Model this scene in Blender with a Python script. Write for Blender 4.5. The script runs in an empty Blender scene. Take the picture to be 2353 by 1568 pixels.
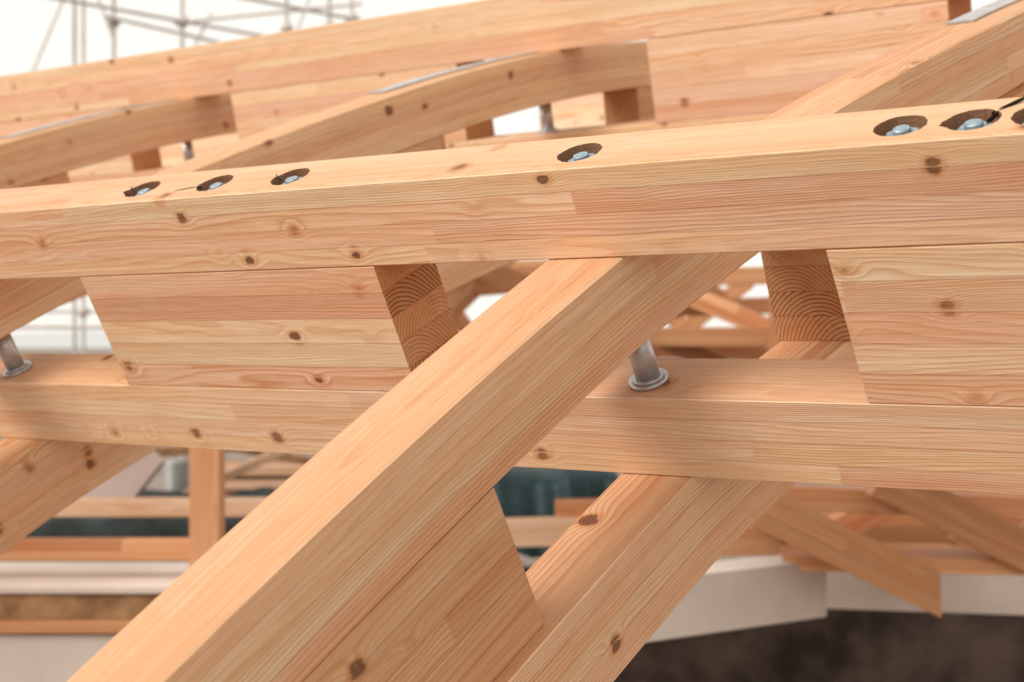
import bpy, bmesh, math, random
from mathutils import Vector, Matrix
random.seed(7)
scene = bpy.context.scene
col = scene.collection
HC = 2.2   # eye height above the ground

# ------------------------------------------------------------ node helpers
class NT:
    def __init__(s, mat):
        mat.use_nodes = True
        s.t = mat.node_tree
        s.t.nodes.clear()
        s.out = s.t.nodes.new('ShaderNodeOutputMaterial')
    def n(s, typ, **kw):
        nd = s.t.nodes.new(typ)
        for k, v in kw.items():
            setattr(nd, k, v)
        return nd
    def link(s, a, b):
        s.t.links.new(a, b)
    def put(s, sock, v):
        if hasattr(v, 'is_output'):
            s.link(v, sock)
        else:
            sock.default_value = v
    def m(s, op, a, b=None, c=None, clamp=False):
        nd = s.n('ShaderNodeMath', operation=op)
        nd.use_clamp = clamp
        s.put(nd.inputs[0], a)
        if b is not None: s.put(nd.inputs[1], b)
        if c is not None: s.put(nd.inputs[2], c)
        return nd.outputs[0]
    def xyz(s, x, y, z):
        nd = s.n('ShaderNodeCombineXYZ')
        s.put(nd.inputs[0], x); s.put(nd.inputs[1], y); s.put(nd.inputs[2], z)
        return nd.outputs[0]
    def noise(s, vec, scale=1.0, detail=2.0, rough=0.5):
        nd = s.n('ShaderNodeTexNoise')
        s.put(nd.inputs['Vector'], vec)
        nd.inputs['Scale'].default_value = scale
        nd.inputs['Detail'].default_value = detail
        nd.inputs['Roughness'].default_value = rough
        return nd.outputs['Fac']
    def ramp(s, fac, stops, interp='LINEAR'):
        nd = s.n('ShaderNodeValToRGB')
        s.put(nd.inputs[0], fac)
        cr = nd.color_ramp
        cr.interpolation = interp
        while len(cr.elements) < len(stops):
            cr.elements.new(0.5)
        for e, (p, c) in zip(cr.elements, stops):
            e.position = p
            e.color = (c[0], c[1], c[2], 1) if isinstance(c, (tuple, list)) else (c, c, c, 1)
        return nd.outputs[0]
    def mix(s, fac, a, b, mode='MIX'):
        nd = s.n('ShaderNodeMix', data_type='RGBA', blend_type=mode)
        s.put(nd.inputs[0], fac)
        s.put(nd.inputs[6], a if hasattr(a, 'is_output') else (a[0], a[1], a[2], 1))
        s.put(nd.inputs[7], b if hasattr(b, 'is_output') else (b[0], b[1], b[2], 1))
        return nd.outputs[2]
    def mr(s, v, a, b, c=0.0, d=1.0, smooth=True):
        nd = s.n('ShaderNodeMapRange')
        nd.interpolation_type = 'SMOOTHSTEP' if smooth else 'LINEAR'
        s.put(nd.inputs[0], v)
        for i, x in enumerate((a, b, c, d)):
            nd.inputs[i + 1].default_value = x
        return nd.outputs[0]
    def bsdf(s, color, rough=0.6, metal=0.0, spec=0.3, height=None, hdist=0.001, hstr=0.5):
        b = s.n('ShaderNodeBsdfPrincipled')
        s.put(b.inputs['Base Color'], color if hasattr(color, 'is_output') else (color[0], color[1], color[2], 1))
        s.put(b.inputs['Roughness'], rough)
        b.inputs['Metallic'].default_value = metal
        b.inputs['Specular IOR Level'].default_value = spec
        if height is not None:
            bp = s.n('ShaderNodeBump')
            bp.inputs['Strength'].default_value = hstr
            bp.inputs['Distance'].default_value = hdist
            s.put(bp.inputs['Height'], height)
            s.link(bp.outputs[0], b.inputs['Normal'])
        s.link(b.outputs[0], s.out.inputs[0])
        return b

def wood(name, cols, late=(0.76, 0.56, 0.41), contrast=1.0, spacing=0.0038, knots=True, end=False, seglen=2.3, simple=False, swirl=1.0, kthr=0.30):
    mat = bpy.data.materials.new(name)
    T = NT(mat)
    at = T.n('ShaderNodeAttribute', attribute_name='wood')
    sp = T.n('ShaderNodeSeparateXYZ'); T.link(at.outputs['Vector'], sp.inputs[0])
    x, y, z = sp.outputs[0], sp.outputs[1], sp.outputs[2]
    lc = T.n('ShaderNodeAttribute', attribute_name='lamc').outputs['Fac']
    lam = T.m('FLOOR', lc)
    w1 = T.n('ShaderNodeTexWhiteNoise', noise_dimensions='1D'); T.put(w1.inputs['W'], T.m('ADD', lam, 0.37))
    rl = w1.outputs['Value']
    seg = T.m('FLOOR', T.m('DIVIDE', T.m('ADD', x, T.m('MULTIPLY', rl, 5.7)), seglen))
    w2 = T.n('ShaderNodeTexWhiteNoise', noise_dimensions='3D')
    T.put(w2.inputs['Vector'], T.xyz(T.m('ADD', lam, 0.41), T.m('ADD', seg, 0.23), 3.3))
    r1 = w2.outputs['Value']
    sc = T.n('ShaderNodeSeparateColor'); T.link(w2.outputs['Color'], sc.inputs[0])
    r2, r3, r4 = sc.outputs
    zf = T.m('MULTIPLY', T.m('SUBTRACT', T.m('FRACT', lc), 0.5), 0.042)
    y0 = T.m('MULTIPLY', T.m('SUBTRACT', r2, 0.5), 0.13)
    z0 = T.m('ADD', T.m('MULTIPLY', T.m('SUBTRACT', r3, 0.5), 0.05), 0.05)
    dy = T.m('SUBTRACT', y, y0)
    dz = T.m('SUBTRACT', zf, z0)
    r = T.m('SQRT', T.m('ADD', T.m('MULTIPLY', dy, dy), T.m('MULTIPLY', dz, dz)))
    sx = T.m('MULTIPLY', r1, 37.0)
    big = T.noise(T.xyz(T.m('MULTIPLY_ADD', x, 1.25, sx), T.m('MULTIPLY', y, 6.0), T.m('MULTIPLY_ADD', z, 12.0, sx)), 1.0, 1.3)
    mid = T.noise(T.xyz(T.m('MULTIPLY_ADD', x, 4.5, sx), T.m('MULTIPLY', y, 24.0), T.m('MULTIPLY', z, 34.0)), 1.0, 2.0)
    rr = T.m('ADD', r, T.m('MULTIPLY', big, 0.012 if end else 0.070 * swirl))
    rr = T.m('ADD', rr, T.m('MULTIPLY', mid, 0.003 if end else 0.0055 * swirl))
    kcore = None
    if knots and not end:
        vo = T.n('ShaderNodeTexVoronoi', voronoi_dimensions='3D', feature='F1')
        vo.inputs['Randomness'].default_value = 1.0
        vo.inputs['Scale'].default_value = 1.0
        kd = T.noise(T.xyz(T.m('MULTIPLY', x, 55.0), T.m('MULTIPLY', y, 55.0), T.m('MULTIPLY', z, 55.0)), 1.0, 2.0)
        T.put(vo.inputs['Vector'], T.xyz(T.m('MULTIPLY', x, 7.2), T.m('MULTIPLY', y, 7.5), T.m('MULTIPLY_ADD', z, 11.5, T.m('MULTIPLY', lam, 0.11))))
        vs = T.n('ShaderNodeSeparateColor'); T.link(vo.outputs['Color'], vs.inputs[0])
        msk = T.m('GREATER_THAN', vs.outputs[0], kthr)
        d = T.m('ADD', vo.outputs['Distance'], T.m('MULTIPLY', T.m('SUBTRACT', kd, 0.5), 0.11))
        g = T.m('EXPONENT', T.m('MULTIPLY', T.m('MULTIPLY', vo.outputs['Distance'], vo.outputs['Distance']), -26.0))
        g = T.m('MULTIPLY', g, T.m('MULTIPLY', msk, T.m('MULTIPLY_ADD', vs.outputs[1], 0.9, 0.1)))
        rr = T.m('ADD', rr, T.m('MULTIPLY', g, 0.024))
        size = T.m('MULTIPLY_ADD', T.m('POWER', vs.outputs[1], 2.2), 0.12, 0.060)
        kcore = T.m('MULTIPLY', T.m('MULTIPLY', T.m('SUBTRACT', size, d), 55.0, clamp=True), msk)
        khalo = T.m('MULTIPLY', T.mr(T.m('SUBTRACT', d, size), 0.0, 0.10, 1.0, 0.0), msk)
        krim = T.m('MULTIPLY', T.mr(T.m('ABSOLUTE', T.m('SUBTRACT', d, size)), 0.0, 0.018, 1.0, 0.0), T.m('MULTIPLY', msk, vs.outputs[2]))
        kring = T.m('MULTIPLY_ADD', T.m('SINE', T.m('MULTIPLY', d, 170.0)), 0.35, 0.4)
    sps = T.m('MULTIPLY_ADD', r1, 0.0005 if end else 0.0042, spacing)
    ph = T.m('FRACT', T.m('DIVIDE', rr, sps))
    ring = T.ramp(ph, [(0.0, 0.25), (0.08, 0.0), (0.50, 0.16), (0.86, 0.90), (0.94, 1.0), (1.0, 0.25)])
    base = T.ramp(r4, cols, 'LINEAR')
    streak = T.noise(T.xyz(T.m('MULTIPLY_ADD', x, 1.1, sx), T.m('MULTIPLY', y, 50.0), T.m('MULTIPLY_ADD', z, 70.0, sx)), 1.0, 4.0, 0.65)
    tone = T.noise(T.xyz(T.m('MULTIPLY_ADD', x, 1.4, sx), T.m('MULTIPLY', y, 12.0), T.m('MULTIPLY_ADD', z, 16.0, sx)), 1.0, 2.0)
    base = T.mix(T.mr(tone, 0.33, 0.68, 0.0, 0.75), base, T.mix(1.0, base, (0.96, 0.82, 0.69), 'MULTIPLY'))
    base = T.mix(T.mr(streak, 0.40, 0.70, 0.0, 0.55), base, T.mix(1.0, base, (0.88, 0.73, 0.59), 'MULTIPLY'))
    base = T.mix(T.mr(streak, 0.25, 0.45, 0.4, 0.0), base, T.mix(1.0, base, (1.05, 1.09, 1.13), 'MULTIPLY'))
    vb = T.m('MULTIPLY_ADD', r2, 0.08, 0.94)
    base = T.mix(1.0, base, T.xyz(vb, vb, vb), 'MULTIPLY')
    dark = T.mix(1.0, base, late, 'MULTIPLY')
    amt = T.m('MULTIPLY', ring, T.m('MULTIPLY_ADD', T.m('MULTIPLY', r3, r3), contrast * 0.65, contrast * 0.30))
    c = T.mix(amt, base, dark)
    h = ring
    if not simple:
        fib = T.noise(T.xyz(T.m('MULTIPLY', x, 14.0), T.m('MULTIPLY', y, 360.0), T.m('MULTIPLY', z, 360.0)), 1.0, 2.0)
        c = T.mix(T.mr(fib, 0.35, 0.70, 0.0, 0.45), c, T.mix(1.0, c, (0.82, 0.69, 0.57), 'MULTIPLY'))
        h = T.m('ADD', T.m('MULTIPLY', ring, 0.5), fib)
    if kcore is not None:
        c = T.mix(T.m('MULTIPLY', khalo, 0.7), c, T.mix(1.0, c, (0.78, 0.54, 0.37), 'MULTIPLY'))
        kc = T.mix(kring, (0.085, 0.034, 0.017), (0.27, 0.12, 0.058))
        c = T.mix(T.m('MULTIPLY', kcore, T.m('MULTIPLY_ADD', vs.outputs[2], 0.30, 0.62)), c, kc)
        c = T.mix(T.m('MULTIPLY', krim, 0.85), c, (0.05, 0.02, 0.011))
    f = T.m('FRACT', lc)
    gl = T.m('MINIMUM', f, T.m('SUBTRACT', 1.0, f))
    c = T.mix(T.mr(gl, 0.008, 0.030, 0.55, 0.0), c, T.mix(1.0, c, (0.55, 0.39, 0.29), 'MULTIPLY'))
    if not simple:
        tcg = T.n('ShaderNodeNewGeometry').outputs['Position']
        dirt = T.noise(tcg, 11.0, 4.0, 0.65)
        c = T.mix(T.mr(dirt, 0.50, 0.8, 0.0, 0.3), c, T.mix(1.0, c, (0.84, 0.78, 0.73), 'MULTIPLY'))
        T.bsdf(c, 0.58, 0.0, 0.28, h, 0.0009, 0.5)
    else:
        T.bsdf(c, 0.6, 0.0, 0.25)
    return mat

GLU = [(0.0, (0.89, 0.715, 0.50)), (0.3, (0.88, 0.665, 0.465)), (0.6, (0.86, 0.61, 0.43)), (1.0, (0.83, 0.535, 0.385))]
SIDE = [(0.0, (0.87, 0.655, 0.43)), (0.5, (0.84, 0.59, 0.385)), (1.0, (0.80, 0.52, 0.345))]
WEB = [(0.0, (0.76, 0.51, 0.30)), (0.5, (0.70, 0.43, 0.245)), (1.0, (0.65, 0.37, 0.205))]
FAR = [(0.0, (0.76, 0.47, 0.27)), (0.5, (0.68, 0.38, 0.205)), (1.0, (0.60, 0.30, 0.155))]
M_GLU = wood('larch_glulam', GLU, kthr=0.06)
M_GLU2 = wood('larch_glulam_amber', SIDE, swirl=0.65, kthr=0.66)
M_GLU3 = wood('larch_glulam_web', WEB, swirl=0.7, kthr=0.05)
M_END = wood('larch_end_grain', [(0.0, (0.72, 0.45, 0.26)), (1.0, (0.62, 0.36, 0.19))], late=(0.36, 0.23, 0.155), contrast=1.25, spacing=0.0066, end=True)
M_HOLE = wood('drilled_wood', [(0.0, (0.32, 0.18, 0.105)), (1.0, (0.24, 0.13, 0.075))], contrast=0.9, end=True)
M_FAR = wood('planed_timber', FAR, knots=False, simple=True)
M_SHADE = wood('shaded_timber', [(0.0, (0.50, 0.27, 0.14)), (1.0, (0.40, 0.20, 0.095))], knots=False, simple=True)  # darker copy of the planed timber, shade of its faces put into the colour
M_PALE = wood('pale_timber', [(0.0, (0.82, 0.64, 0.48)), (1.0, (0.77, 0.57, 0.42))], knots=False, simple=True)

def simple(name, c1, c2, scale=4.0, rough=0.7, metal=0.0, bump=0.0, detail=5.0, spec=0.3):
    mat = bpy.data.materials.new(name)
    T = NT(mat)
    tc = T.n('ShaderNodeTexCoord').outputs['Object']
    nz = T.noise(tc, scale, detail, 0.6)
    c = T.mix(T.mr(nz, 0.3, 0.7), c1, c2)
    T.bsdf(c, rough, metal, spec, nz if bump else None, bump or 0.001, 0.6)
    return mat
M_STEEL = simple('galvanised_steel', (0.50, 0.51, 0.51), (0.60, 0.61, 0.61), 220.0, 0.42, 0.75)
M_NUT = simple('zinc_plated_steel', (0.20, 0.28, 0.34), (0.42, 0.50, 0.56), 120.0, 0.5, 0.5)
M_PLATE = simple('plate_steel', (0.42, 0.44, 0.45), (0.56, 0.57, 0.57), 30.0, 0.45, 0.5)
M_SCAF = simple('scaffold_steel', (0.48, 0.45, 0.41), (0.60, 0.57, 0.52), 12.0, 0.6, 0.2)
M_WHITE = simple('white_paint', (0.60, 0.52, 0.46), (0.72, 0.64, 0.57), 1.5, 0.7)
M_DARK = simple('dark_concrete', (0.018, 0.012, 0.009), (0.11, 0.075, 0.058), 2.6, 0.9, 0.0, 0.02)
M_TARP = simple('teal_tarp', (0.010, 0.028, 0.034), (0.020, 0.055, 0.062), 3.0, 0.5, 0.0, 0.01)
M_NET = simple('dark_netting', (0.012, 0.020, 0.020), (0.04, 0.050, 0.046), 8.0, 0.8, 0.0, 0.01)
M_PINK = simple('primed_board', (0.50, 0.38, 0.34), (0.60, 0.47, 0.43), 2.0, 0.8)
M_GREY = simple('grey_metal', (0.25, 0.25, 0.24), (0.36, 0.36, 0.34), 5.0, 0.5, 0.3)
M_GROUND = simple('ground_concrete', (0.18, 0.135, 0.11), (0.28, 0.22, 0.185), 0.6, 0.9)
M_HILL = simple('distant_hill', (0.46, 0.48, 0.48), (0.54, 0.55, 0.54), 0.01, 1.0)
M_BLACK = simple('charred_splinter', (0.014, 0.009, 0.008), (0.05, 0.03, 0.02), 40.0, 0.8)
M_RUST = simple('stained_plywood', (0.22, 0.12, 0.06), (0.46, 0.27, 0.13), 7.0, 0.8)

# ------------------------------------------------------------ geometry helpers
def tag(ob, label, cat, group=None):
    ob['label'] = label; ob['category'] = cat
    if group: ob['group'] = group
    return ob

def chamfer_profile(w, h, c, y0=0.0, z1=0.0):
    ya, yb, za, zb = y0, y0 + w, z1 - h, z1
    return [(ya + c, za), (yb - c, za), (yb, za + c), (yb, zb - c), (yb - c, zb), (ya + c, zb), (ya, zb - c), (ya, za + c)]

def sweep_bm(xs, prof):
    bm = bmesh.new()
    rows = []
    for x in xs:
        rows.append([bm.verts.new((x, y, z)) for (y, z) in prof])
    n = len(prof)
    for i in range(len(xs) - 1):
        for j in range(n):
            k = (j + 1) % n
            bm.faces.new((rows[i][j], rows[i + 1][j], rows[i + 1][k], rows[i][k]))
    bm.faces.new(rows[0])
    bm.faces.new(list(reversed(rows[-1])))
    bmesh.ops.recalc_face_normals(bm, faces=bm.faces)
    return bm

def finish(name, bm, mapf, mats, lamh, seed, ztop, ymid):
    """store wood coordinates, give end faces the end-grain slot, then place the verts in the world"""
    bm.normal_update()
    for f in bm.faces:
        if abs(f.normal.x) > 0.75 and f.material_index == 0:
            f.material_index = 1
    rnd = random.Random(seed)
    ox, ol = rnd.uniform(0, 60), rnd.randint(0, 40)
    bm.verts.ensure_lookup_table()
    la = [(v.co.x + ox, v.co.y - ymid, v.co.z + ol * 0.9) for v in bm.verts]
    lb = [(ztop - v.co.z) / lamh * 0.998 + 0.001 + ol for v in bm.verts]
    pts = [mapf(v.co.x, v.co.y, v.co.z) for v in bm.verts]
    c = Vector((0, 0, 0))
    for p in pts: c += p
    c /= len(pts)
    for v, p in zip(bm.verts, pts):
        v.co = p - c
    bmesh.ops.recalc_face_normals(bm, faces=bm.faces)
    me = bpy.data.meshes.new(name)
    bm.to_mesh(me); bm.free()
    me.attributes.new('wood', 'FLOAT_VECTOR', 'POINT')
    me.attributes['wood'].data.foreach_set('vector', [q for p in la for q in p])
    me.attributes.new('lamc', 'FLOAT', 'POINT')
    me.attributes['lamc'].data.foreach_set('value', lb)
    for m in mats: me.materials.append(m)
    me.update()
    ob = bpy.data.objects.new(name, me)
    ob.location = c
    col.objects.link(ob)
    return ob

def lin(a, b, n):
    return [a + (b - a) * i / (n - 1) for i in range(n)]

# ------------------------------------------------------------ the grid shell
TL = Vector((-1.0435, 2.9, 0.2636 + HC))
A = Vector((0.838, -0.545, 0.0)).normalized()
perp = Vector((0.545, 0.838, 0.0)).normalized()
TH = math.radians(30)
N = perp * math.cos(TH) + Vector((0, 0, 1)) * math.sin(TH)
D = perp * math.sin(TH) - Vector((0, 0, 1)) * math.cos(TH)
R = 8.0
RN = 11.0      # flatter towards the eaves
SK = 0.22
SKN = 0.155
W = 0.13
W2 = 0.134
LAY = 0.155
def frame(phi):
    o = -D * math.cos(phi) + N * math.sin(phi)
    t = N * math.cos(phi) + D * math.sin(phi)
    return o, t
def map1(v0, shear=0.0):
    o, t = frame(v0 / R)
    base = TL + D * R + o * R
    def f(x, y, z):
        return base + A * (x + shear * y) + t * y + o * z
    return f
def bend(v):
    """sideways drift of the curved beams as they climb the shell"""
    if v < 0: return SKN * v
    d = max(0.0, v - 1.2)
    return SK * v - 0.14 * d * d / (d + 0.15)
def map2(uc):
    def f(x, y, z):
        rad = R if x >= 0 else RN
        o, t = frame(x / rad)
        return TL + A * (uc + bend(x) + y * 1.02) + D * rad + o * (rad + z)
    return f

V1 = [0.0, 2.12, 4.24]
U2 = [1.328, -0.295, -1.91, -3.54]
G1 = 'glulam beams of the grid shell'
G2 = 'spacer blocks of the grid shell'

def apply_boolean(bm_body, bm_cut):
    m1 = bpy.data.meshes.new('tmp_body'); bm_body.to_mesh(m1); bm_body.free()
    m2 = bpy.data.meshes.new('tmp_cut'); bm_cut.to_mesh(m2); bm_cut.free()
    o1 = bpy.data.objects.new('tmp_body', m1); o2 = bpy.data.objects.new('tmp_cut', m2)
    col.objects.link(o1); col.objects.link(o2)
    md = o1.modifiers.new('b', 'BOOLEAN'); md.operation = 'DIFFERENCE'; md.solver = 'EXACT'; md.object = o2
    dg = bpy.context.evaluated_depsgraph_get(); dg.update()
    me = bpy.data.meshes.new_from_object(o1.evaluated_get(dg))
    bpy.data.objects.remove(o1); bpy.data.objects.remove(o2)
    bm = bmesh.new(); bm.from_mesh(me)
    return bm

holes = [(0.360, 1.35), (0.5525, 1.2), (0.739, 1.25), (1.337, 1.06), (1.843, 1.05), (1.940, 1.3), (2.026, 1.0)]
HR = 0.0365
HD = 0.025
def cutter(bm, cx, cy, tear, seed):
    rnd = random.Random(seed)
    n = 48
    top, bot = [], []
    for i in range(n):
        a = 2 * math.pi * i / n
        r = HR * (1 + 0.022 * rnd.uniform(-1, 1))
        if tear > 1.01:
            da = abs((a - math.pi * 1.05 + math.pi) % (2 * math.pi) - math.pi)
            if da < 0.45:
                r *= 1 + (tear - 1) * (1 - da / 0.45) * rnd.uniform(0.35, 1.0)
        x, y = cx + r * math.cos(a), cy + r * math.sin(a)
        top.append(bm.verts.new((x, y, 0.02)))
        bot.append(bm.verts.new((cx + (x - cx) * 0.98, cy + (y - cy) * 0.98, -HD)))
    for i in range(n):
        j = (i + 1) % n
        bm.faces.new((top[i], bot[i], bot[j], top[j]))
    bm.faces.new(top); bm.faces.new(list(reversed(bot)))
    bmesh.ops.recalc_face_normals(bm, faces=bm.faces)

def chord1(v0, s0, u0, u1, seed, label, h=LAY, drill=False):
    bm = sweep_bm([u0, u1], chamfer_profile(W, h - 0.0006, 0.0022, 0.0, -s0))
    if drill:
        bc = bmesh.new()
        for i, (hu, tear) in enumerate(holes):
            cutter(bc, hu, 0.060, tear, i)
        bm = apply_boolean(bm, bc)
        bm.normal_update()
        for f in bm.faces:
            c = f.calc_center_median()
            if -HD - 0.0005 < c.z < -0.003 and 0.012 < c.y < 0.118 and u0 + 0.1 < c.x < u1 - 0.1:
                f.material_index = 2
    ob = finish('glulam_beam', bm, map1(v0), [M_GLU, M_END, M_HOLE], 0.0388, seed, -s0, W / 2)
    return tag(ob, label, 'timber beam', G1)

chord1(0.0, 0.0, -1.0, 2.52, 5, 'straight glulam top beam with drilled bolt holes along its upper face', drill=True)
chord1(0.0, 0.412, -1.0, 2.52, 14, 'straight lower glulam beam carrying steel pins under the diagonal beam')
chord1(V1[1], -0.035, -4.6, 2.9, 23, 'long glulam top beam farther up the grid shell', h=0.190)
chord1(V1[1], 0.412, -4.6, 2.9, 31, 'lower glulam beam with a steel pin on its upper face')
chord1(V1[2], 0.0, -4.6, 2.9, 37, 'glulam top beam glimpsed between the nearer beams')
chord1(V1[2], 0.412, -1.25, 2.9, 41, 'lower glulam beam glimpsed between the nearer beams')
chord1(V1[2], 0.412, -5.4, -2.25, 43, 'lower glulam beam glimpsed between the nearer beams')

def chord2(uc, s0, v0, v1, seed, label, h=LAY):
    bm = sweep_bm(lin(v0, v1, 130), chamfer_profile(W2, h - 0.0006, 0.003, -W2 / 2, -s0 - 0.0003))
    ob = finish('curved_glulam_beam', bm, map2(uc), [M_GLU2, M_END], 0.0388, seed, -s0, 0)
    return tag(ob, label, 'timber beam', G1)
for i, uc in enumerate(U2):
    ve = 4.9 if i < 2 else 2.9
    chord2(uc, 0.155, -1.7, ve, 103 + i * 7, ('thick curved glulam beam crossing under the drilled beam' if i == 0 else 'curved glulam beam crossing between two straight glulam beams'))
    chord2(uc + (0.022 if i == 0 else 0), 0.567, -1.7, ve, 233 + i * 7, 'curved lower glulam beam passing beneath the straight beam', h=0.178)

def block1(v0, u0, u1, seed, lean=0.0):
    bm = sweep_bm([u0, u1], chamfer_profile(W, 0.2562, 0.0015, 0.0, -0.1554))
    for v in bm.verts:
        if v.co.x < (u0 + u1) / 2:
            v.co.x += lean * (-0.1554 - v.co.z)
    ob = finish('timber_spacer_block', bm, map1(v0, SK), [M_GLU, M_END], 0.0512, seed, -0.1554, W / 2)
    tag(ob, 'laminated timber block held between upper and lower straight beams', 'timber block', G2)
for k, v0 in enumerate(V1):
    cs = [uc + SK * (v0 + 0.065) for uc in U2]
    block1(v0, cs[0] + (0.385 if k == 0 else 0.25), cs[0] + 1.2, 306 + k, 0.07 if k == 0 else 0.0)
    for i in range(len(cs) - 1):
        la, ra = (0.43, -0.435) if k == 0 else ((0.25, -0.46) if i == 0 else (0.13, -0.46))
        if k == 2 and i > 0: continue
        block1(v0, -1.23 if k == 2 else cs[i + 1] + la, cs[i] + ra, 345 + i + 10 * k)
block1(V1[2], -5.3, -2.30, 377)

def block2(uc, v0, v1, seed, extra=0.0):
    bm = sweep_bm(lin(v0, v1, 30), chamfer_profile(W2 - 0.002 + extra, 0.2562, 0.0015, -W2 / 2 + 0.001 - extra, -0.3104))
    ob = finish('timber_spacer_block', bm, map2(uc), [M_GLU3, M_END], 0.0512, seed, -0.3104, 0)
    tag(ob, 'curved laminated block held between upper and lower curved beams', 'timber block', G2)
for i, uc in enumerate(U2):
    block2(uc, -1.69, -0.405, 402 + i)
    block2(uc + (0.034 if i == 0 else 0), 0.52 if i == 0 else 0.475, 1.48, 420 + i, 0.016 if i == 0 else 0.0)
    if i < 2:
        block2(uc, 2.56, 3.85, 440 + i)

# ------------------------------------------------------------ steel pins, bolts, plates
def lathe(name, prof, seg=40, mat=None):
    bm = bmesh.new()
    rows = []
    for r, z in prof:
        rows.append([bm.verts.new((r * math.cos(2 * math.pi * i / seg), r * math.sin(2 * math.pi * i / seg), z)) for i in range(seg)])
    for a in range(len(rows) - 1):
        for i in range(seg):
            j = (i + 1) % seg
            bm.faces.new((rows[a][i], rows[a][j], rows[a + 1][j], rows[a + 1][i]))
    bm.faces.new(list(reversed(rows[0]))); bm.faces.new(rows[-1])
    bmesh.ops.recalc_face_normals(bm, faces=bm.faces)
    me = bpy.data.meshes.new(name); bm.to_mesh(me); bm.free()
    for p in me.polygons: p.use_smooth = len(p.vertices) == 4 and abs(p.normal.z) < 0.5
    me.materials.append(mat)
    return me
rod_me = lathe('pin_rod', [(0.0208, 0.0), (0.0208, 0.101)], 48, M_STEEL)
wash_me = lathe('pin_washer', [(0.0335, 0.0005), (0.0345, 0.0015), (0.0345, 0.0060), (0.0335, 0.0070)], 48, M_STEEL)
coll_me = lathe('pin_collar', [(0.0275, 0.0073), (0.0275, 0.0110), (0.0265, 0.0120)], 48, M_STEEL)

def orient(o, t):
    x = t.cross(o).normalized()
    return Matrix((x, t, o)).transposed().to_4x4()
def put(name, me, parent, mtx):
    ob = bpy.data.objects.new(name, me); col.objects.link(ob)
    if parent is not None:
        ob.parent = parent
    ob.matrix_local = mtx
    return ob
for v0 in V1[:2]:
    o, t = frame(v0 / R)
    for j, uc in enumerate(U2):
        u = uc + bend(v0 + 0.055) + (0.014 if v0 == 0 else (-0.045 if j < 2 else -0.065))
        p = map1(v0)(u, 0.052 if v0 == 0 else 0.044, -0.412)
        e = put('steel_pin', None, None, Matrix.Translation(p) @ orient(o, t))
        tag(e, 'round galvanised steel pin with washer standing on the lower beam', 'steel pin', 'steel pins of the grid shell')
        put('rod', rod_me, e, Matrix()); put('washer', wash_me, e, Matrix()); put('collar', coll_me, e, Matrix())

def hexnut(name, r, h, mat):
    bm = bmesh.new()
    rows = []
    for rr, z in ((r, 0), (r, h * 0.85), (r * 0.9, h)):
        rows.append([bm.verts.new((rr * math.cos(math.pi / 3 * i), rr * math.sin(math.pi / 3 * i), z)) for i in range(6)])
    for a in range(2):
        for i in range(6):
            j = (i + 1) % 6
            bm.faces.new((rows[a][i], rows[a][j], rows[a + 1][j], rows[a + 1][i]))
    bm.faces.new(rows[-1]); bm.faces.new(list(reversed(rows[0])))
    me = bpy.data.meshes.new(name); bm.to_mesh(me); bm.free(); me.materials.append(mat)
    return me
nut_me = hexnut('hex_nut', 0.0255, 0.010, M_NUT)
thr_me = lathe('threaded_end', [(0.0125, 0.0), (0.0125, 0.005), (0.0115, 0.007)], 20, M_NUT)
bw_me = lathe('bolt_washer', [(0.0338, 0.0003), (0.0338, 0.004)], 32, M_NUT)
o, t = frame(0)
for i, (hu, tear) in enumerate(holes):
    p = map1(0)(hu, 0.060, -HD + 0.0002)
    e = put('hex_bolt', None, None, Matrix.Translation(p) @ orient(o, t) @ Matrix.Rotation(i * 0.7, 4, 'Z'))
    tag(e, 'zinc plated bolt end and nut sunk in a drilled beam hole', 'bolt', 'bolts sunk in the drilled beam')
    put('washer', bw_me, e, Matrix())
    put('nut', nut_me, e, Matrix.Translation((0, 0, 0.0042)))
    put('threaded_end', thr_me, e, Matrix.Translation((0, 0, 0.0143)))

def splinter(pts, r, label):
    bm = bmesh.new()
    n = len(pts); rows = []
    for i, p in enumerate(pts):
        q = map1(0)(*p)
        rr = r * (1 - 0.75 * i / (n - 1))
        rows.append([bm.verts.new(q + t * rr * math.cos(k * 2.1) + o * rr * math.sin(k * 2.1)) for k in range(3)])
    for i in range(n - 1):
        for k in range(3):
            l = (k + 1) % 3
            bm.faces.new((rows[i][k], rows[i][l], rows[i + 1][l], rows[i + 1][k]))
    bm.faces.new(rows[0]); bm.faces.new(rows[-1])
    bmesh.ops.recalc_face_normals(bm, faces=bm.faces)
    me = bpy.data.meshes.new('wood_splinter'); bm.to_mesh(me); bm.free(); me.materials.append(M_BLACK)
    ob = bpy.data.objects.new('wood_splinter', me); col.objects.link(ob)
    tag(ob, label, 'splinter', 'splinters at the drilled holes')
sp_l = 'dark torn wood splinter curling from a drilled hole'
splinter([(1.958, 0.088, -0.004), (1.99, 0.108, 0.004), (2.04, 0.125, 0.014), (2.12, 0.130, 0.024)], 0.0030, sp_l)
splinter([(1.955, 0.070, -0.010), (1.970, 0.088, -0.001), (2.00, 0.112, 0.005)], 0.0050, sp_l)
splinter([(0.525, 0.052, -0.004), (0.512, 0.046, 0.0005), (0.47, 0.036, 0.001)], 0.0022, sp_l)
for hu in (0.360, 0.739):
    splinter([(hu - 0.028, 0.062, -0.006), (hu - 0.039, 0.068, 0.001), (hu - 0.046, 0.076, 0.002)], 0.0022, sp_l)

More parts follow.
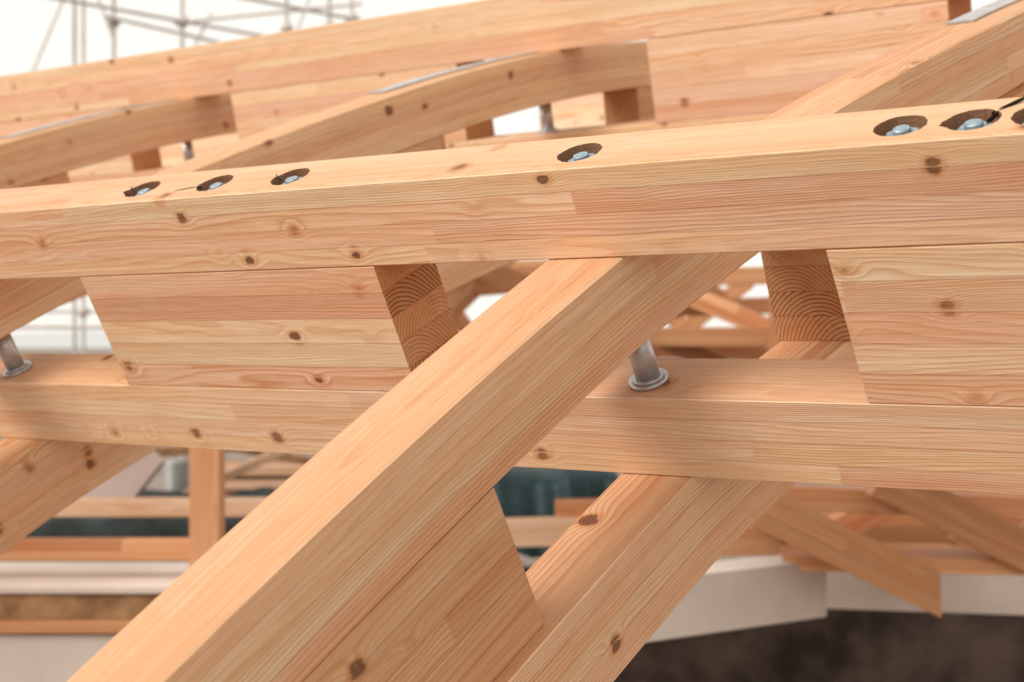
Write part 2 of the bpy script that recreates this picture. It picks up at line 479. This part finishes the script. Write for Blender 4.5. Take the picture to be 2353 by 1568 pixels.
# thin steel plates lying on the curved beams where they enter the upper straight beam
for uc in U2:
    bm = sweep_bm(lin(1.36, 2.11, 24), chamfer_profile(0.058, 0.005, 0.001, -0.064, -0.1495))
    ob = finish('steel_plate', bm, map2(uc), [M_PLATE, M_PLATE], 0.04, 5, -0.1495, 0)
    tag(ob, 'thin grey steel plate lying on a curved glulam beam', 'steel plate', 'steel plates of the grid shell')
# ------------------------------------------------------------ background timbers
def bar(name, p0, p1, w, h, mat, label, cat, seed=0, group=None, up=(0, 0, 1), lamh=0.045, ch=0.003, cut0=0.0, cut1=0.0):
    p0 = Vector(p0) + Vector((0, 0, HC)); p1 = Vector(p1) + Vector((0, 0, HC))
    dx = (p1 - p0); L = dx.length; dx.normalize()
    upv = Vector(up)
    yy = upv.cross(dx).normalized(); zz = dx.cross(yy).normalized()
    bm = sweep_bm([0, L], chamfer_profile(w, h, ch, -w / 2, h / 2))
    for v in bm.verts:
        v.co.x += v.co.z * (cut0 if v.co.x < L / 2 else cut1)
    ob = finish(name, bm, lambda x, y, z: p0 + dx * x + yy * y + zz * z, [mat, M_END if 'timber' in mat.name else mat], lamh, seed, h / 2, 0)
    tag(ob, label, cat, group)
    return ob
GF = 'timbers of the structure beyond'
fl = 'planed orange timber of the structure beyond'
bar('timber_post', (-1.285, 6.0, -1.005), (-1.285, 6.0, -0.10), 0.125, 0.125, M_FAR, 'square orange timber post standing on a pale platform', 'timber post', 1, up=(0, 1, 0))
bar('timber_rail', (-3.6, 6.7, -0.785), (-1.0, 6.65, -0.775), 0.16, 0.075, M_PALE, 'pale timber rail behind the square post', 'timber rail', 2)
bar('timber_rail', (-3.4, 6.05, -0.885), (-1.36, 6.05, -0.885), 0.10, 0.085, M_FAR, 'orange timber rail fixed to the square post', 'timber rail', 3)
bar('platform_slab', (-3.6, 6.15, -1.02), (-1.25, 6.15, -1.02), 0.66, 0.03, M_WHITE, 'white sheet laid over a timber platform', 'platform', 4)
bar('plywood_edge', (-3.6, 5.86, -1.11), (-1.2, 5.86, -1.11), 0.05, 0.14, M_RUST, 'stained brown plywood edge below the white sheet', 'plywood', 5)
bar('timber_rail', (-3.6, 5.80, -1.165), (-1.2, 5.80, -1.165), 0.04, 0.05, M_FAR, 'orange timber rail under the plywood edge', 'timber rail', 6)
bar('white_wall', (-4.0, 5.95, -1.70), (-0.7, 5.95, -1.70), 0.3, 1.0, M_WHITE, 'white painted low wall under the timber platform', 'wall', 7)
bar('primed_board', (-2.35, 7.6, -0.95), (-1.98, 7.5, -0.5), 0.05, 0.42, M_PINK, 'pinkish primed board leaning behind the rail', 'board', 8)
for i, (x0, z0, x1, z1) in enumerate([(-2.7, -0.66, -1.5, -0.60), (-1.95, -0.92, -1.3, -0.62), (-2.5, -0.94, -1.0, -0.90), (-1.75, -0.62, -0.9, -0.80), (-3.0, -0.80, -2.2, -0.62)]):
    bar('loose_batten', (x0, 7.9 + 0.2 * i, z0), (x1, 8.1 + 0.2 * i, z1), 0.07, 0.05, [M_RUST, M_PALE, M_SHADE][i % 3], 'loose timber batten lying behind the rails', 'batten', 90 + i, 'loose battens behind the rails')
def drape(name, x0, x1, y0, y1, zt, zb, mat, label, seed):
    rnd = random.Random(seed)
    bm = bmesh.new(); nx, ny = 60, 24; g = []
    for i in range(nx + 1):
        row = []
        for j in range(ny + 1):
            fx, fy = i / nx, j / ny
            x = x0 + (x1 - x0) * fx; y = y0 + (y1 - y0) * fy
            if fy < 0.35:
                z = zb + (zt - zb) * (fy / 0.35); y = y0 + (y1 - y0) * fy * 0.3
            else:
                z = zt
            z += 0.018 * math.sin(fx * 17 + seed + fy * 4) + 0.010 * math.sin(fx * 39 + fy * 9) + rnd.uniform(-.004, .004)
            y += 0.02 * math.sin(fx * 23 + seed + 3 * fy) + 0.012 * math.sin(fx * 61 + 7 * fy)
            row.append(bm.verts.new((x, y, z + HC)))
        g.append(row)
    for i in range(nx):
        for j in range(ny):
            bm.faces.new((g[i][j], g[i + 1][j], g[i + 1][j + 1], g[i][j + 1]))
    me = bpy.data.meshes.new(name); bm.to_mesh(me); bm.free(); me.materials.append(mat)
    for p in me.polygons: p.use_smooth = True
    ob = bpy.data.objects.new(name, me); col.objects.link(ob)
    tag(ob, label, 'tarpaulin')
drape('dark_tarpaulin', -3.4, -0.9, 6.9, 8.2, -0.86, -1.6, M_NET, 'dark green netting draped behind the timber rails', 2)
drape('teal_tarpaulin', -0.6, 0.55, 6.9, 8.6, -0.66, -1.05, M_TARP, 'dark teal tarpaulin draped over stacked material', 5)
bar('timber_rail', (-0.3, 6.4, -0.87), (0.75, 6.4, -0.84), 0.12, 0.12, M_PALE, 'pale timber rail below the teal tarpaulin', 'timber rail', 9)
for i in range(9):
    y = 9.0 + 0.14 * (i % 3); z = -0.99 + 0.085 * (i // 3)
    bar('sawn_plank', (-2.35 + 0.06 * i, y, z), (-1.15 + 0.05 * (i % 4), y + 0.05, z), 0.13, 0.06, [M_PALE, M_SHADE, M_RUST][i % 3], 'sawn plank in a rough timber stack', 'plank', 40 + i, 'planks in the timber stack')
bar('storage_table', (-3.0, 9.2, -1.1), (-0.9, 9.2, -1.1), 0.9, 0.08, M_RUST, 'stained plywood table under the timber stack', 'table', 61)
dr = lathe('metal_drum', [(0.09, -1.06 + HC), (0.09, -0.98 + HC), (0.075, -0.96 + HC), (0.075, -0.72 + HC), (0.06, -0.70 + HC)], 28, M_GREY)
d = put('metal_canister', dr, None, Matrix.Translation((-1.98, 8.4, 0.0)))
tag(d, 'grey metal canister standing by the timber stack', 'canister')

# right-hand side: white parapets, dark wall, crossing timbers
bar('white_parapet', (-0.10, 4.93, -0.985), (1.20, 5.75, -0.985), 0.20, 0.23, M_WHITE, 'white painted parapet beam end under the timbers', 'parapet', 10, ch=0.004)
bar('white_parapet', (1.10, 6.45, -1.09), (3.2, 6.05, -1.09), 0.20, 0.19, M_WHITE, 'white painted parapet beyond the crossing timbers', 'parapet', 11, ch=0.004)
bar('dark_wall', (-0.6, 7.4, -1.70), (4.5, 7.6, -1.70), 0.3, 1.0, M_DARK, 'dark stained concrete wall below the white parapet', 'wall', 12)
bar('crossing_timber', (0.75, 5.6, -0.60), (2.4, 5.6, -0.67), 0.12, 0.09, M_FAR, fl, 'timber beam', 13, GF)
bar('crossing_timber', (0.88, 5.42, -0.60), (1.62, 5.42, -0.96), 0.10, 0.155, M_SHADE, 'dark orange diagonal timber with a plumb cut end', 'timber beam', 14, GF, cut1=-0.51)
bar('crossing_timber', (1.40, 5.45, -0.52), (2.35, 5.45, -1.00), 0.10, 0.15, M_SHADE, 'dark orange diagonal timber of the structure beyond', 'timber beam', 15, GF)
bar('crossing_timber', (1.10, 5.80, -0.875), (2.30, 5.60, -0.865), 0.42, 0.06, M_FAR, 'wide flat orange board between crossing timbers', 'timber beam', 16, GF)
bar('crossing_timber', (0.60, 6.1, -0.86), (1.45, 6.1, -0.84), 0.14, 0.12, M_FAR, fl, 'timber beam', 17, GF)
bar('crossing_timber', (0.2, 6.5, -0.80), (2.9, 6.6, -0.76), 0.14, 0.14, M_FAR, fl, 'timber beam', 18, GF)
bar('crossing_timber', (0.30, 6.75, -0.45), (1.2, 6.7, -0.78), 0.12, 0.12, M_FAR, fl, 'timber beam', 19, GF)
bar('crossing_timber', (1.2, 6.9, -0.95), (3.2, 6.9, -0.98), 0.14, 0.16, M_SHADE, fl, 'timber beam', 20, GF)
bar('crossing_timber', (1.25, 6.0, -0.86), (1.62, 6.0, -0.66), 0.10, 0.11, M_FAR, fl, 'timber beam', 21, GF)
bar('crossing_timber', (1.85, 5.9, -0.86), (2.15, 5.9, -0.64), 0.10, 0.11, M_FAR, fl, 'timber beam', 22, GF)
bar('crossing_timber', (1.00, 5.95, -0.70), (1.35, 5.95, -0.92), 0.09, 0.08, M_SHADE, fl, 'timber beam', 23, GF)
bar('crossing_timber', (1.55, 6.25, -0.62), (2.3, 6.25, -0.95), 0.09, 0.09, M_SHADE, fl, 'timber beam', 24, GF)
far = [((-0.75, 8.6, 0.62), (0.7, 7.8, 0.12)), ((-0.55, 8.2, 0.0), (0.05, 8.8, 0.62)), ((0.2, 8.2, 0.02), (2.3, 8.2, 0.03)),
       ((0.75, 8.7, 0.42), (1.75, 8.1, -0.05)), ((0.35, 8.3, 0.28), (1.35, 8.3, -0.22)), ((0.9, 9.0, 0.40), (1.9, 9.0, 0.42)),
       ((1.50, 8.0, -0.2), (1.52, 8.0, 0.6)), ((-0.2, 9.0, -0.22), (1.9, 9.0, -0.16)), ((0.2, 8.8, 0.75), (1.3, 8.8, 0.25)),
       ((-0.5, 8.5, 0.30), (0.5, 8.5, 0.38)), ((0.3, 9.2, -0.3), (1.1, 9.2, 0.5)), ((-0.9, 9.0, 0.02), (0.35, 9.0, -0.05)),
       ((0.5, 9.4, 0.20), (2.2, 9.4, 0.25)), ((0.6, 9.6, -0.05), (2.2, 9.6, -0.08)), ((-0.8, 9.5, 0.46), (0.6, 9.5, 0.50)),
       ((1.9, 9.3, -0.2), (1.1, 9.3, 0.5)), ((-0.1, 9.3, -0.2), (-0.6, 9.3, 0.5)), ((0.9, 10.2, 0.36), (1.5, 10.2, -0.1)), ((0.95, 9.9, -0.1), (1.65, 9.9, 0.42))]
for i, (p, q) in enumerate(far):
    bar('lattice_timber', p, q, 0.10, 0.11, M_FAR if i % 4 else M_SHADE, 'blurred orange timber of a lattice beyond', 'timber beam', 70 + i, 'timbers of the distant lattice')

# ------------------------------------------------------------ scaffold
def tube_me(name, p0, p1, r=0.024):
    p0 = Vector(p0); p1 = Vector(p1)
    dx = (p1 - p0).normalized()
    a = dx.orthogonal().normalized(); b = dx.cross(a)
    bm = bmesh.new(); rows = []
    for p in (p0, p1):
        rows.append([bm.verts.new(p + a * r * math.cos(k * math.pi / 6) + b * r * math.sin(k * math.pi / 6)) for k in range(12)])
    for k in range(12):
        l = (k + 1) % 12
        bm.faces.new((rows[0][k], rows[0][l], rows[1][l], rows[1][k]))
    bm.faces.new(rows[0]); bm.faces.new(rows[1])
    bmesh.ops.recalc_face_normals(bm, faces=bm.faces)
    me = bpy.data.meshes.new(name); bm.to_mesh(me); bm.free(); me.materials.append(M_SCAF)
    return me
sc = bpy.data.objects.new('scaffold', None); col.objects.link(sc); sc.location = (-3.0, 13.0, 0)
tag(sc, 'grey tubular steel scaffold with ledgers and diagonal braces', 'scaffold')
off = Vector((-3.0, 13.0, 0))
def part(name, me):
    ob = bpy.data.objects.new(name, me); col.objects.link(ob); ob.parent = sc
def P(x, y, z): return Vector((x, y, z + HC)) - off
stds = [(-4.0, 13.0), (-4.37, 14.5), (-3.64, 13.0), (-3.015, 13.0), (-2.09, 13.2), (-1.72, 13.4), (-1.45, 12.88)]
for x, y in stds:
    part('standard', tube_me('standard', P(x, y, -HC), P(x, y, 6.0), 0.020))
led = [((-4.4, 11.6, 2.92), (-2.2, 13.8, 2.92)), ((-5.6, 14.5, 0.30), (-0.5, 14.5, 0.30)),
       ((-3.1, 13.05, 2.92), (-1.3, 12.3, 2.92)), ((-2.6, 11.8, 2.92), (-0.9, 13.4, 2.92)), ((-3.7, 12.9, 2.95), (-2.0, 13.3, 2.62)),
       ((-5.0, 13.05, -0.2), (-1.0, 13.05, -0.2)), ((-5.0, 12.3, 0.12), (-2.8, 12.3, 0.12))]
for p, q in led:
    part('ledger', tube_me('ledger', P(*p), P(*q), 0.017))
br = [((-4.45, 12.9, 2.2), (-3.9, 12.9, 3.5)), ((-3.9, 12.9, 3.5), (-3.6, 12.9, 2.7)), ((-2.15, 13.1, 2.4), (-1.7, 13.1, 3.6)), ((-3.05, 13.0, 2.4), (-2.75, 13.0, 3.0))]
for p, q in br:
    part('brace', tube_me('brace', P(*p), P(*q), 0.012))
for x, y, z in [(-3.015, 13.0, 2.92), (-1.72, 13.4, 2.96), (-1.45, 12.88, 2.92), (-2.09, 13.2, 2.9), (-4.37, 14.5, 0.30), (-3.64, 13.0, 2.92)]:
    me = lathe('coupler', [(0.03, -0.05), (0.055, -0.035), (0.06, 0.0), (0.055, 0.035), (0.03, 0.05)], 12, M_SCAF)
    ob = bpy.data.objects.new('coupler', me); col.objects.link(ob); ob.parent = sc; ob.location = P(x, y, z)

# ------------------------------------------------------------ ground and hill
bm = bmesh.new(); bmesh.ops.create_grid(bm, x_segments=40, y_segments=40, size=900)
me = bpy.data.meshes.new('ground'); bm.to_mesh(me); bm.free(); me.materials.append(M_GROUND)
g = bpy.data.objects.new('ground', me); col.objects.link(g); g['kind'] = 'structure'; g['label'] = 'brown concrete site ground'
bm = bmesh.new(); top = []; bot = []
for i in range(121):
    x = -600 + 10 * i
    h = 4 + 2.0 * math.sin(i * 0.19) + 1.5 * math.sin(i * 0.53 + 1)
    top.append(bm.verts.new((x, 480, h))); bot.append(bm.verts.new((x, 440, -0.5)))
for i in range(120):
    bm.faces.new((bot[i], bot[i + 1], top[i + 1], top[i]))
me = bpy.data.meshes.new('hill'); bm.to_mesh(me); bm.free(); me.materials.append(M_HILL)
hl = bpy.data.objects.new('hill', me); col.objects.link(hl); hl['kind'] = 'structure'; hl['label'] = 'low pale hill on the horizon'

# ------------------------------------------------------------ light
S = Vector((-0.72, -0.38, 0.66)).normalized()
w = bpy.data.worlds.new('World'); scene.world = w; w.use_nodes = True
nt = w.node_tree; nt.nodes.clear()
sky = nt.nodes.new('ShaderNodeTexSky'); sky.sky_type = 'NISHITA'; sky.sun_disc = False
sky.sun_elevation = math.asin(S.z); sky.sun_rotation = math.atan2(S.x, S.y)
sky.dust_density = 1.0; sky.air_density = 1.0
hs = nt.nodes.new('ShaderNodeHueSaturation'); hs.inputs['Saturation'].default_value = 0.12
mx = nt.nodes.new('ShaderNodeMix'); mx.data_type = 'RGBA'; mx.blend_type = 'MIX'; mx.inputs[0].default_value = 0.7
mx.inputs[7].default_value = (10.2, 9.6, 8.7, 1)
bg = nt.nodes.new('ShaderNodeBackground'); bg.inputs[1].default_value = 0.13
wo = nt.nodes.new('ShaderNodeOutputWorld')
nt.links.new(sky.outputs[0], hs.inputs['Color']); nt.links.new(hs.outputs[0], mx.inputs[6])
nt.links.new(mx.outputs[2], bg.inputs[0]); nt.links.new(bg.outputs[0], wo.inputs[0])
sl = bpy.data.lights.new('sun', 'SUN'); sl.energy = 2.8; sl.angle = math.radians(26); sl.color = (1.0, 0.95, 0.89)
so = bpy.data.objects.new('sun', sl); col.objects.link(so)
so.rotation_euler = (-S).to_track_quat('-Z', 'Y').to_euler(); so.location = (-4, -4, 8)

# ------------------------------------------------------------ camera
cam = bpy.data.cameras.new('camera'); co = bpy.data.objects.new('camera', cam); col.objects.link(co)
co.location = (0, 0, HC); co.rotation_euler = (math.radians(90), 0, 0)
cam.lens = 50; cam.sensor_width = 36; cam.sensor_fit = 'HORIZONTAL'
cam.clip_start = 0.05; cam.clip_end = 3000
cam.dof.use_dof = True; cam.dof.focus_distance = 2.25; cam.dof.aperture_fstop = 3.6
scene.camera = co
scene.view_settings.view_transform = 'Standard'
scene.view_settings.look = 'None'
scene.view_settings.exposure = 0
